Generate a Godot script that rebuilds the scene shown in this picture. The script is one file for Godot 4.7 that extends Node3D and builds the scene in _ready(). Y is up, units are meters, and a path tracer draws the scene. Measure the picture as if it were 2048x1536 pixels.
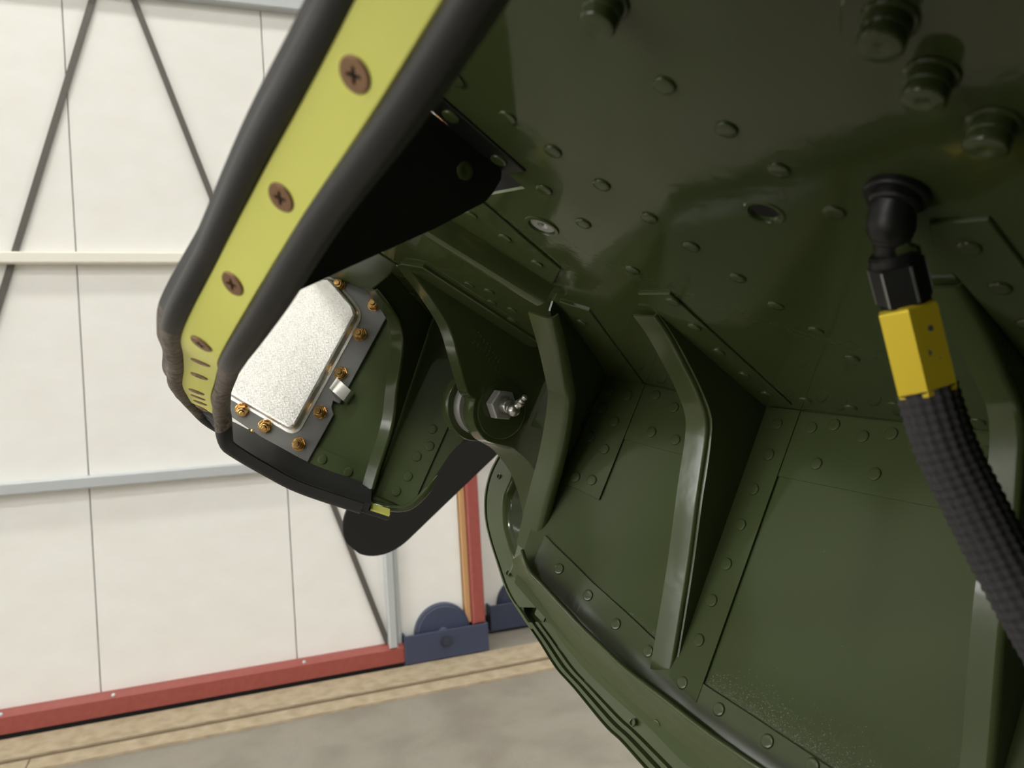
extends Node3D
# A look into the front bay of an aircraft standing in a hangar.
# BAY is the airframe's own frame, in millimetres: u runs along the crease where deck and skin meet, v leads away from
# the skin into the bay, h leads down from the deck. HALL is the frame of the sliding hangar door, in metres.

var BAY := Transform3D(Basis(Vector3(0.56931, -0.11366, 0.81423), Vector3(-0.69305, 0.46641, 0.54968), Vector3(-0.44224, -0.87723, 0.18676)).orthonormalized(), Vector3(0.17043, 1.52505, -0.55))
var HALL := Transform3D(Basis(Vector3(0.93488, 0, -0.35496), Vector3.UP, Vector3(0.35496, 0, 0.93488)).orthonormalized(), Vector3(-2.5431, 0, -3.8054))
const MM := 0.001
var M := {}
var taken := {}
var rng := RandomNumberGenerator.new()


# ------------------------------------------------------------------ shapes
class Form:
	var v := PackedVector3Array()          # triangles, counter-clockwise from outside
	var t := Transform3D.IDENTITY

	func tri(a: Vector3, b: Vector3, c: Vector3) -> void:
		v.append(t * a); v.append(t * b); v.append(t * c)

	func quad(a: Vector3, b: Vector3, c: Vector3, d: Vector3) -> void:
		tri(a, b, c); tri(a, c, d)

	func grid(rows: Array, around := false) -> void:
		for i in rows.size() - 1:
			var p: PackedVector3Array = rows[i]
			var q: PackedVector3Array = rows[i + 1]
			var n := p.size()
			for j in (n if around else n - 1):
				quad(p[j], p[(j + 1) % n], q[(j + 1) % n], q[j])

	func fan(ring: PackedVector3Array, other_way := false) -> void:
		var c := Vector3.ZERO
		for p in ring:
			c += p / ring.size()
		for j in ring.size():
			var a := ring[j]
			var b := ring[(j + 1) % ring.size()]
			if other_way:
				tri(c, b, a)
			else:
				tri(c, a, b)

	func tube(rows: Array) -> void:
		grid(rows, true)
		fan(rows[0], true)
		fan(rows[rows.size() - 1])

	static func area(p: PackedVector2Array) -> float:
		var s := 0.0
		for i in p.size():
			s += p[i].cross(p[(i + 1) % p.size()])
		return s / 2

	static func inset(p: PackedVector2Array, by: float) -> PackedVector2Array:
		var out := PackedVector2Array()
		for i in p.size():
			var a := (p[i] - p[(i + p.size() - 1) % p.size()]).normalized()
			var b := (p[(i + 1) % p.size()] - p[i]).normalized()
			var na := Vector2(-a.y, a.x)
			var nb := Vector2(-b.y, b.x)
			out.append(p[i] + (na + nb) / maxf(0.4, 1.0 + na.dot(nb)) * by)
		return out

	func face(p: PackedVector2Array, z: float, up: bool) -> void:
		var ids := Geometry2D.triangulate_polygon(p)
		for i in range(0, ids.size(), 3):
			var a := p[ids[i]]
			var b := p[ids[i + 1]]
			var c := p[ids[i + 2]]
			if ((b - a).cross(c - a) > 0) != up:
				var k := b
				b = c
				c = k
			tri(Vector3(a.x, a.y, z), Vector3(b.x, b.y, z), Vector3(c.x, c.y, z))

	# an extruded outline between z0 and z1, its z1 edge bevelled, with holes through it
	func plate(outline: PackedVector2Array, z0: float, z1: float, bevel := 0.0, holes := []) -> void:
		var p := outline.duplicate()
		if area(p) < 0:
			p.reverse()
		var top := inset(p, bevel) if bevel > 0 else p
		var n := p.size()
		for i in n:
			var j := (i + 1) % n
			quad(Vector3(p[i].x, p[i].y, z0), Vector3(p[j].x, p[j].y, z0), Vector3(p[j].x, p[j].y, z1 - bevel), Vector3(p[i].x, p[i].y, z1 - bevel))
			if bevel > 0:
				quad(Vector3(p[i].x, p[i].y, z1 - bevel), Vector3(p[j].x, p[j].y, z1 - bevel), Vector3(top[j].x, top[j].y, z1), Vector3(top[i].x, top[i].y, z1))
		var lower := p.duplicate()
		for h: PackedVector2Array in holes:
			var q := h.duplicate()
			if area(q) > 0:
				q.reverse()
			for i in q.size():
				var j := (i + 1) % q.size()
				quad(Vector3(q[i].x, q[i].y, z0), Vector3(q[j].x, q[j].y, z0), Vector3(q[j].x, q[j].y, z1), Vector3(q[i].x, q[i].y, z1))
			top = bridge(top, q)
			lower = bridge(lower, q)
		face(top, z1, true)
		face(lower, z0, false)

	# a plate between the origin and an open line that can all be seen from it
	func fan_plate(p: PackedVector2Array, z0: float, z1: float) -> void:
		for i in p.size() - 1:
			var a := p[i]
			var b := p[i + 1]
			if a.cross(b) < 0:
				var k := a
				a = b
				b = k
			tri(Vector3(0, 0, z1), Vector3(a.x, a.y, z1), Vector3(b.x, b.y, z1))
			tri(Vector3(0, 0, z0), Vector3(b.x, b.y, z0), Vector3(a.x, a.y, z0))
			quad(Vector3(a.x, a.y, z0), Vector3(b.x, b.y, z0), Vector3(b.x, b.y, z1), Vector3(a.x, a.y, z1))

	static func bridge(p: PackedVector2Array, q: PackedVector2Array) -> PackedVector2Array:
		var best := INF
		var bi := 0
		var bj := 0
		for i in p.size():
			for j in q.size():
				var d := p[i].distance_squared_to(q[j])
				if d < best:
					best = d; bi = i; bj = j
		var out := PackedVector2Array()
		for i in bi + 1:
			out.append(p[i])
		for j in q.size():
			out.append(q[(bj + j) % q.size()])
		out.append(q[bj].lerp(q[(bj + q.size() - 1) % q.size()], 0.01))      # a hair's gap keeps the outline simple
		out.append(p[bi].lerp(p[(bi + 1) % p.size()], 0.0004))
		for i in range(bi + 1, p.size()):
			out.append(p[i])
		return out

	# profile of (radius, z) turned about z
	func lathe(profile: PackedVector2Array, n := 24, turn := 0.0) -> void:
		var rows := []
		for p in profile:
			var ring := PackedVector3Array()
			for k in n:
				var a := TAU * k / n + turn
				ring.append(Vector3(p.x * cos(a), p.x * sin(a), p.y))
			rows.append(ring)
		for i in rows.size() - 1:
			var p: PackedVector3Array = rows[i]
			var q: PackedVector3Array = rows[i + 1]
			for j in n:
				var k := (j + 1) % n
				if profile[i].x > 1e-6:
					tri(p[j], p[k], q[k])
				if profile[i + 1].x > 1e-6:
					tri(p[j], q[k], q[j])

	func box(c: Vector3, s: Vector3, bevel := 0.0) -> void:
		var keep := t
		t = t * Transform3D(Basis(), c)
		var x := s.x / 2
		var y := s.y / 2
		plate(PackedVector2Array([Vector2(-x, -y), Vector2(x, -y), Vector2(x, y), Vector2(-x, y)]), -s.z / 2, s.z / 2, bevel)
		t = keep

	# a sheet of that thickness behind a grid of points
	func shell(rows: Array, thick: float) -> void:
		var back := []
		var m := rows.size()
		for i in m:
			var p: PackedVector3Array = rows[i]
			var b := PackedVector3Array()
			for j in p.size():
				var along: Vector3 = rows[mini(i + 1, m - 1)][j] - rows[maxi(i - 1, 0)][j]
				var across := p[mini(j + 1, p.size() - 1)] - p[maxi(j - 1, 0)]
				b.append(p[j] - across.cross(along).normalized() * thick)
			back.append(b)
		grid(rows)
		for i in m - 1:
			for j in rows[i].size() - 1:
				quad(back[i][j], back[i + 1][j], back[i + 1][j + 1], back[i][j + 1])
		var last: int = rows[0].size() - 1
		for i in m - 1:
			quad(rows[i][0], rows[i + 1][0], back[i + 1][0], back[i][0])
			quad(rows[i][last], back[i][last], back[i + 1][last], rows[i + 1][last])
		for j in last:
			quad(rows[0][j], back[0][j], back[0][j + 1], rows[0][j + 1])
			quad(rows[m - 1][j], rows[m - 1][j + 1], back[m - 1][j + 1], back[m - 1][j])

	func done(origin := Vector3.ZERO, size := 0.001, angle := 38.0) -> ArrayMesh:
		var c := Vector3.ZERO
		for p in v:
			c += p / v.size()
		var volume := 0.0
		for i in range(0, v.size(), 3):
			volume += (v[i] - c).dot((v[i + 1] - c).cross(v[i + 2] - c))
		if volume < 0:
			for i in range(0, v.size(), 3):
				var k := v[i + 1]
				v[i + 1] = v[i + 2]
				v[i + 2] = k
		var fine := 0.05 / size
		var flat := PackedVector3Array()
		var at := {}
		for i in range(0, v.size(), 3):
			flat.append((v[i + 1] - v[i]).cross(v[i + 2] - v[i]))
			for k in 3:
				var key := Vector3i((v[i + k] * fine).round())
				if not at.has(key):
					at[key] = PackedInt32Array()
				at[key].append(i / 3)
		var normals := PackedVector3Array()
		normals.resize(v.size())
		var least := cos(deg_to_rad(angle))
		var points := PackedVector3Array()
		points.resize(v.size())
		for i in range(0, v.size(), 3):
			var mine := flat[i / 3].normalized()
			for k in 3:
				var sum := Vector3.ZERO
				for f in at[Vector3i((v[i + k] * fine).round())]:
					if flat[f].normalized().dot(mine) > least:
						sum += flat[f]
				var to := i + [0, 2, 1][k] as int
				normals[to] = sum.normalized() if sum.length_squared() > 0 else mine
				points[to] = (v[i + k] - origin) * size
		var arrays := []
		arrays.resize(Mesh.ARRAY_MAX)
		arrays[Mesh.ARRAY_VERTEX] = points
		arrays[Mesh.ARRAY_NORMAL] = normals
		var mesh := ArrayMesh.new()
		mesh.add_surface_from_arrays(Mesh.PRIMITIVE_TRIANGLES, arrays)
		return mesh


# a smooth line through the points, n + 1 points equally far apart
func smooth(pts: Array, n: int) -> PackedVector3Array:
	var fine := PackedVector3Array()
	for i in pts.size() - 1:
		var a: Vector3 = pts[maxi(i - 1, 0)]
		var b: Vector3 = pts[i]
		var c: Vector3 = pts[i + 1]
		var d: Vector3 = pts[mini(i + 2, pts.size() - 1)]
		for k in 12:
			fine.append(b.cubic_interpolate(c, a, d, k / 12.0))
	fine.append(pts[pts.size() - 1])
	var run := PackedFloat32Array([0.0])
	for i in fine.size() - 1:
		run.append(run[i] + fine[i].distance_to(fine[i + 1]))
	var out := PackedVector3Array()
	var k := 0
	for i in n + 1:
		var want := run[run.size() - 1] * i / n
		while k < fine.size() - 2 and run[k + 1] < want:
			k += 1
		out.append(fine[k].lerp(fine[k + 1], clampf((want - run[k]) / maxf(run[k + 1] - run[k], 1e-6), 0, 1)))
	return out


func circle(r: float, n := 24, c := Vector2.ZERO, turn := 0.0) -> PackedVector2Array:
	var p := PackedVector2Array()
	for k in n:
		p.append(c + Vector2.from_angle(TAU * k / n + turn) * r)
	return p


func round_corners(p: PackedVector2Array, r: float, n := 5) -> PackedVector2Array:
	var out := PackedVector2Array()
	for i in p.size():
		var a := p[(i + p.size() - 1) % p.size()]
		var c := p[(i + 1) % p.size()]
		var from := p[i] + (a - p[i]).limit_length(r)
		var to := p[i] + (c - p[i]).limit_length(r)
		for k in n + 1:
			var f := float(k) / n
			out.append(from.lerp(p[i], f).lerp(p[i].lerp(to, f), f))
	return out


func vec2s(flat: Array) -> PackedVector2Array:
	var p := PackedVector2Array()
	for i in range(0, flat.size(), 2):
		p.append(Vector2(flat[i], flat[i + 1]))
	return p


func vec3s(flat: Array) -> Array:
	var p := []
	for i in range(0, flat.size(), 3):
		p.append(Vector3(flat[i], flat[i + 1], flat[i + 2]))
	return p


func facing(n: Vector3, hint := Vector3(1, 0, 0)) -> Basis:      # a basis whose z is n
	var z := n.normalized()
	var x := (hint - z * hint.dot(z)).normalized()
	return Basis(x, z.cross(x), z)


# ------------------------------------------------------------------ things and parts
func numbered(called: String) -> String:
	taken[called] = taken.get(called, -1) + 1
	return called if taken[called] == 0 else "%s_%03d" % [called, taken[called]]


func tag(o: Node, label: String, category: String, group := "", kind := "") -> void:
	if label: o.set_meta("label", label)
	if category: o.set_meta("category", category)
	if group: o.set_meta("group", group)
	if kind: o.set_meta("kind", kind)


# a thing of the airframe with its base at q (mm)
func thing(called: String, q: Vector3, label: String, category: String, group := "") -> Node3D:
	var o := Node3D.new()
	o.name = numbered(called)
	add_child(o, true)
	o.transform = BAY * Transform3D(Basis(), q * MM)
	o.set_meta("q", q)
	tag(o, label, category, group)
	return o


func hall(called: String, at: Vector3, label := "", category := "", group := "", kind := "") -> Node3D:
	var o := Node3D.new()
	o.name = numbered(called)
	add_child(o, true)
	o.transform = HALL * Transform3D(Basis(), at)
	tag(o, label, category, group, kind)
	return o


func put(parent: Node, called: String, mesh: Mesh, mat: Material, xf := Transform3D.IDENTITY) -> MeshInstance3D:
	var o := MeshInstance3D.new()
	o.name = called
	o.mesh = mesh
	o.material_override = mat
	o.transform = xf
	o.cast_shadow = GeometryInstance3D.SHADOW_CASTING_SETTING_ON
	parent.add_child(o, true)
	return o


# a part drawn in airframe millimetres
func part(o: Node3D, called: String, f: Form, mat: Material, angle := 38.0) -> MeshInstance3D:
	return put(o, called, f.done(o.get_meta("q"), MM, angle), mat)


# a small part with its own mesh, set at p (mm) with its axis along n
func fit(o: Node3D, called: String, mesh: Mesh, mat: Material, p: Vector3, n: Vector3, hint := Vector3(1, 0, 0)) -> MeshInstance3D:
	return put(o, called, mesh, mat, Transform3D(facing(n, hint), (p - o.get_meta("q")) * MM))


func hpart(o: Node3D, called: String, f: Form, mat: Material, angle := 38.0) -> MeshInstance3D:
	return put(o, called, f.done(Vector3.ZERO, 1.0, angle), mat)


# ------------------------------------------------------------------ the curved skin
func S(u: float) -> float:
	return 0.0018 * u * u if u < 0 else 0.00015 * u * u


func skin_normal(u: float) -> Vector3:
	return Vector3(-0.0036 * u if u < 0 else -0.0003 * u, 1, 0).normalized()


func on_skin(u: float, h: float, off := 0.0) -> Vector3:
	return Vector3(u, S(u), h) + skin_normal(u) * off


func skin_patch(f: Form, u0: float, u1: float, low: Callable, high: Callable, off: float, thick: float, n := 24, m := 8) -> void:
	var rows := []
	for i in n + 1:
		var u := lerpf(u0, u1, float(i) / n)
		var row := PackedVector3Array()
		for j in m + 1:
			row.append(on_skin(u, lerpf(low.call(u), high.call(u), float(j) / m), off))
		rows.append(row)
	f.shell(rows, thick)


func along(table: Array, u: float) -> float:       # linear table of [u, value, u, value, ...]
	var n := table.size()
	if u <= table[0]: return table[1]
	for i in range(0, n - 2, 2):
		if u <= table[i + 2]:
			return lerpf(table[i + 1], table[i + 3], (u - table[i]) / (table[i + 2] - table[i]))
	return table[n - 1]


const SILL := [-135.0, 132.0, -116.0, 141.0, -75.0, 156.0, -19.0, 172.0, 34.0, 185.0, 76.0, 189.0, 117.0, 193.0, 147.0, 196.0, 220.0, 200.0, 420.0, 206.0]
const LIP := [-125.0, 45.0, 155.0, -113.0, 41.0, 166.0, -101.0, 36.0, 171.0, -64.0, 25.0, 185.0, -35.0, 20.0, 193.0, -14.0, 18.0, 198.0, 17.0, 18.0, 202.0, 54.0, 18.0, 207.0, 79.0, 19.0, 209.0, 96.0, 19.0, 210.0, 128.0, 20.0, 211.0, 220.0, 22.0, 214.0]
const FOLD := [-137.0, 36.0, 167.0, -111.0, 25.0, 180.0, -82.0, 15.0, 192.0, -52.0, 8.0, 202.0, -21.0, 4.0, 208.0, 8.0, 3.0, 213.0, 47.0, 3.0, 218.0, 69.0, 4.0, 220.0, 106.0, 5.0, 224.0, 220.0, 8.0, 230.0]
const SECOND := [-143.0, 32.0, 173.0, -113.0, 19.0, 188.0, -97.0, 13.0, 197.0, -79.0, 7.0, 206.0, -56.0, 2.0, 214.0, -19.0, -3.0, 222.0, 22.0, -4.0, 228.0, 42.0, -4.0, 232.0, 72.0, -3.0, 236.0, 107.0, -2.0, 239.0, 220.0, 2.0, 248.0]
const OUTER := [-280.0, -12.0, 66.0, -283.0, -12.0, 77.0, -285.0, -12.0, 98.0, -278.0, -12.0, 120.0, -263.0, -12.0, 140.0, -244.0, -12.0, 156.0, -221.0, -12.0, 172.0, -191.0, -10.0, 190.0, -159.0, -8.0, 202.0, -128.0, -8.0, 213.0, -101.0, -9.0, 224.0, -77.0, -10.0, 230.0, -41.0, -13.0, 241.0, -24.0, -14.0, 244.0, 0.0, -15.0, 250.0, 26.0, -15.0, 256.0, 53.0, -15.0, 262.0, 200.0, -14.0, 284.0]
const INNER := [-242.0, -12.0, 80.0, -248.0, -12.0, 89.0, -248.0, -12.0, 101.0, -247.0, -12.0, 117.0, -233.0, -12.0, 138.0, -219.0, -12.0, 150.0, -202.0, -12.0, 162.0, -182.0, -11.0, 172.0, -157.0, -9.0, 182.0, -134.0, -8.0, 190.0, -109.0, -8.0, 198.0, -87.0, -8.0, 205.0, -60.0, -8.0, 213.0, -20.0, -8.0, 220.0, 20.0, -8.0, 226.0, 41.0, -8.0, 230.0, 72.0, -8.0, 234.0, 107.0, -8.0, 238.0, 200.0, -8.0, 246.0]


func _ready() -> void:
	rng.seed = 7
	camera_and_light()
	materials()
	hangar()
	hangar_doors()
	deck()
	skin()
	lower_rail()
	outer_frame()
	left_skin()
	bay_side()
	gussets()
	hinge()
	rim()
	side_panel()
	access_plate()
	hose()
	propeller()


func camera_and_light() -> void:
	var cam := Camera3D.new()
	cam.name = "camera"
	cam.position = Vector3(0, 1.55, 0)
	cam.rotation_degrees.z = -3.26
	cam.fov = 51.56
	var lens := CameraAttributesPhysical.new()
	lens.frustum_focal_length = 24.85
	lens.frustum_focus_distance = 0.58
	lens.exposure_aperture = 12.5
	cam.attributes = lens
	cam.near = 0.02
	add_child(cam)
	cam.fov = 51.56
	var e := Environment.new()
	# an overcast sky, seen only through the open doorway in the hangar's left wall
	var air := ProceduralSkyMaterial.new()
	air.sky_top_color = Color(0.86, 0.87, 0.88)
	air.sky_horizon_color = Color(0.98, 0.97, 0.95)
	air.ground_horizon_color = Color(0.5, 0.5, 0.48)
	air.ground_bottom_color = Color(0.4, 0.4, 0.38)
	air.sun_angle_max = 0.0
	air.sky_energy_multiplier = 2.5
	air.ground_energy_multiplier = 1.0
	var sky := Sky.new()
	sky.sky_material = air
	e.background_mode = Environment.BG_SKY
	e.sky = sky
	e.tonemap_mode = Environment.TONE_MAPPER_LINEAR
	e.tonemap_exposure = 1.0
	e.sdfgi_enabled = true
	e.ssao_enabled = true
	e.ssil_enabled = true
	var w := WorldEnvironment.new()
	w.name = "environment"
	w.environment = e
	add_child(w)
	# high-bay lamps under the hangar roof: sixteen glowing panels, each with an area light of its size just below it
	for i in 4:
		for k in 4:
			lamp(Vector3(-5.5 + 5.0 * i, 6.3, 1.6 + 2.9 * k), 5.5)


func lamp(at: Vector3, power: float) -> void:
	var o := hall("ceiling_lamp", at, "white rectangular high-bay lamp hanging under the hangar roof", "lamp", "high-bay lamps under the hangar roof")
	var f := Form.new()
	f.t = Transform3D(Basis(Vector3(1, 0, 0), Vector3(0, 0, -1), Vector3(0, 1, 0)), Vector3.ZERO)
	f.plate(vec2s([-0.65, -0.25, 0.65, -0.25, 0.65, 0.25, -0.65, 0.25]), 0.0, 0.1, 0.03)
	hpart(o, "housing", f, flat_mat(Color(0.75, 0.75, 0.74), 0.5))
	var g := Form.new()
	g.t = f.t
	g.plate(vec2s([-0.6, -0.2, 0.6, -0.2, 0.6, 0.2, -0.6, 0.2]), -0.012, -0.001)
	var glow := StandardMaterial3D.new()
	glow.albedo_color = Color(0.9, 0.9, 0.88)
	glow.emission_enabled = true
	glow.emission = Color(0.985, 0.99, 0.97)
	glow.emission_energy_multiplier = 14.0
	hpart(o, "diffuser", g, glow)
	for s in [-0.5, 0.5]:
		var r := Form.new()
		r.t = f.t
		r.lathe(vec2s([0, 0.1, 0.006, 0.1, 0.006, 0.7, 0, 0.7]), 8)
		r.t.origin = Vector3(s, 0, 0)
		r.v.clear()
		r.lathe(vec2s([0, 0.1, 0.006, 0.1, 0.006, 0.7, 0, 0.7]), 8)
		hpart(o, "hanger_rod", r, flat_mat(Color(0.4, 0.4, 0.4), 0.5))
	var l := AreaLight3D.new()
	l.name = "ceiling_lamp_light"
	l.area_size = Vector2(1.2, 0.4)
	l.light_color = Color(0.985, 0.99, 0.97)
	l.light_energy = power
	l.shadow_enabled = true
	l.area_range = 40.0
	l.transform = HALL * Transform3D(Basis(Vector3(1, 0, 0), -PI / 2), at + Vector3(0, -0.02, 0))
	add_child(l, true)


var flats := {}
func flat_mat(c: Color, rough: float, metal := 0.0) -> StandardMaterial3D:
	var key := [c, rough, metal]
	if not flats.has(key):
		var m := StandardMaterial3D.new()
		m.albedo_color = c
		m.roughness = rough
		m.metallic = metal
		flats[key] = m
	return flats[key]


func noise(frequency: float, as_normal := false, strength := 1.0, ramp := [], octaves := 3, stretch := 1.0, size := 512) -> NoiseTexture2D:
	var n := FastNoiseLite.new()
	n.seed = int(frequency * 1000) + octaves
	n.noise_type = FastNoiseLite.TYPE_SIMPLEX_SMOOTH
	n.frequency = frequency
	n.fractal_octaves = octaves
	var t := NoiseTexture2D.new()
	t.width = size
	t.height = int(size * stretch)
	t.seamless = true
	t.noise = n
	t.as_normal_map = as_normal
	t.bump_strength = strength
	if ramp.size():
		var g := Gradient.new()
		g.offsets = PackedFloat32Array(ramp[0])
		g.colors = PackedColorArray(ramp[1])
		t.color_ramp = g
	return t


func tri_mat(c: Color, rough: float, metal: float, scale: float, bump: Texture2D = null, bump_scale := 0.0, tex: Texture2D = null) -> StandardMaterial3D:
	var m := StandardMaterial3D.new()
	m.albedo_color = c
	m.roughness = rough
	m.metallic = metal
	m.uv1_triplanar = true
	m.uv1_scale = Vector3.ONE * scale
	if bump:
		m.normal_enabled = true
		m.normal_texture = bump
		m.normal_scale = bump_scale
	if tex:
		m.albedo_texture = tex
	return m


func materials() -> void:
	var orange_peel := noise(0.035, true, 2.0, [], 3, 1.0, 1024)
	var grit := noise(0.22, true, 6.0, [], 2)
	var olive := Color8(68, 78, 47)       # one paint for the whole airframe, glossier or duller by the part
	M.gloss = tri_mat(olive, 0.08, 0.0, 3.2, orange_peel, 0.05)
	M.skin = tri_mat(olive, 0.36, 0.0, 9.0, orange_peel, 0.04)
	M.rail = tri_mat(olive, 0.24, 0.0, 9.0, orange_peel, 0.06)
	M.bracket = tri_mat(olive, 0.14, 0.0, 9.0, noise(0.011, true, 4.0, [], 3), 0.07)
	M.skin.metallic_specular = 0.28
	M.gloss.metallic_specular = 0.43
	M.rubber = tri_mat(Color8(44, 43, 44), 0.5, 0.0, 20.0, noise(0.08, true, 3.0), 0.15)
	M.dusty = tri_mat(Color.WHITE, 0.85, 0.0, 16.0, grit, 0.3, noise(0.02, false, 1.0, [[0.0, 0.4, 0.55, 1.0], [Color8(66, 62, 60), Color8(92, 84, 78), Color8(124, 113, 104), Color8(140, 128, 118)]], 4))
	M.black = tri_mat(Color8(27, 27, 25), 0.42, 0.0, 9.0, orange_peel, 0.05)
	M.yellow = tri_mat(Color8(240, 240, 124), 0.5, 0.0, 20.0, noise(0.05, true, 1.0), 0.05)
	M.bronze = flat_mat(Color8(150, 118, 92), 0.45, 0.7)
	M.pan = tri_mat(Color.WHITE, 0.34, 0.85, 30.0, noise(0.09, true, 5.0, [], 3, 0.25), 0.28, noise(0.012, false, 1.0, [[0.0, 0.45, 0.6, 1.0], [Color8(214, 210, 202), Color8(236, 233, 226), Color8(240, 238, 232), Color8(226, 223, 216)]], 4))
	M.frame = tri_mat(Color8(112, 112, 108), 0.4, 0.55, 20.0, grit, 0.05)
	M.aluminium = flat_mat(Color8(215, 213, 206), 0.38, 0.85)
	M.gold = flat_mat(Color8(232, 188, 122), 0.24, 1.0)
	M.steel = flat_mat(Color8(178, 178, 176), 0.35, 0.45)
	M.fitting = tri_mat(Color8(52, 52, 52), 0.34, 0.6, 40.0, grit, 0.1)
	M.socket = flat_mat(Color8(232, 204, 52), 0.3, 0.35)
	M.chip = flat_mat(Color8(112, 106, 108), 0.5, 0.5)
	M.braid = tri_mat(Color8(58, 56, 58), 0.8, 0.0, 60.0, grit, 0.3)
	M.prop = flat_mat(Color8(20, 19, 21), 0.6)
	M.navy = flat_mat(Color8(44, 46, 66), 0.4)
	M.fleck = flat_mat(olive, 0.06)
	M.hinge = M.bracket
	M.wear = flat_mat(Color8(150, 150, 148), 0.45, 0.6)
	M.dark = flat_mat(Color8(14, 14, 13), 0.8)
	# the hangar
	M.wall = tri_mat(Color.WHITE, 0.55, 0.0, 0.7, null, 0, noise(0.008, false, 1.0, [[0.0, 1.0], [Color8(231, 228, 223), Color8(235, 233, 229)]], 3, 2.0))
	M.hall = flat_mat(Color8(226, 225, 222), 0.7)
	M.girt = flat_mat(Color8(232, 228, 216), 0.45)
	M.zinc = flat_mat(Color8(190, 194, 196), 0.42, 0.3)
	M.brace = flat_mat(Color8(92, 88, 82), 0.5, 0.2)
	M.red = tri_mat(Color.WHITE, 0.5, 0.0, 2.0, null, 0, noise(0.02, false, 1.0, [[0.0, 1.0], [Color8(144, 68, 60), Color8(154, 78, 70)]], 4))
	M.blue = flat_mat(Color8(57, 63, 86), 0.5)
	M.timber = tri_mat(Color.WHITE, 0.8, 0.0, 1.5, grit, 0.15, noise(0.012, false, 1.0, [[0.0, 0.5, 1.0], [Color8(156, 140, 114), Color8(172, 156, 130), Color8(184, 168, 144)]], 5))
	M.orange = flat_mat(Color8(190, 146, 100), 0.6)
	M.floor = tri_mat(Color.WHITE, 0.5, 0.0, 0.5, grit, 0.06, noise(0.01, false, 1.0, [[0.0, 0.35, 0.55, 0.75, 1.0], [Color8(124, 117, 107), Color8(134, 127, 116), Color8(140, 134, 122), Color8(144, 137, 126), Color8(136, 130, 120)]], 6))
	# shared small parts, axis along z, in millimetres
	M.rivet_mesh = small(vec2s([4.1, -0.4, 4.1, 0.4, 3.85, 0.85, 3.3, 1.1, 2.2, 1.2, 0, 1.25]), 20)
	M.hex_nut = gold_nut()
	M.screw_mesh = screw()


func small(profile: PackedVector2Array, n := 24, turn := 0.0, angle := 38.0) -> ArrayMesh:
	var f := Form.new()
	f.lathe(profile, n, turn)
	return f.done(Vector3.ZERO, MM, angle)


func gold_nut() -> ArrayMesh:
	var f := Form.new()
	f.lathe(vec2s([0, -0.3, 6.0, -0.3, 6.0, 0.6, 5.7, 0.9, 0, 0.9]), 24)              # washer
	f.lathe(vec2s([0, 0.9, 5.0, 0.9, 5.4, 1.3, 5.4, 3.6, 4.8, 4.3, 0, 4.3]), 6, 0.3)      # hexagon
	f.lathe(vec2s([0, 4.3, 3.9, 4.3, 3.9, 5.8, 3.4, 6.3, 2.6, 6.3, 2.4, 5.2, 0, 5.2]), 16)  # locking collar
	f.lathe(vec2s([0, 5.0, 2.3, 5.0, 2.3, 7.4, 1.8, 8.0, 0, 8.0]), 14)                   # stud
	return f.done(Vector3.ZERO, MM)


func screw() -> ArrayMesh:
	var f := Form.new()
	var cross := PackedVector2Array()
	for k in 4:
		var d := Vector2.from_angle(k * PI / 2)
		var s := d.orthogonal()
		cross.append(d * 0.7 - s * -0.7)
		cross.append(d * 2.3 + s * 0.55)
		cross.append(d * 2.3 - s * 0.55)
	var q := PackedVector2Array()
	for k in 4:
		var d := Vector2.from_angle(k * PI / 2)
		var s := Vector2(-d.y, d.x)
		q.append(d * 2.3 - s * 0.5)
		q.append(d * 2.3 + s * 0.5)
		q.append((d + s) * 0.6)
	f.plate(circle(4.75, 28), -1.6, 0.35, 0.4, [q])
	return f.done(Vector3.ZERO, MM)


# ------------------------------------------------------------------ hangar
func slab(called: String, mid: Vector3, size: Vector3, mat: Material) -> void:
	var o := hall(called, mid, "", "", "", "structure")
	var f := Form.new()
	f.box(Vector3.ZERO, size)
	hpart(o, "surface", f, mat)


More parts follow.
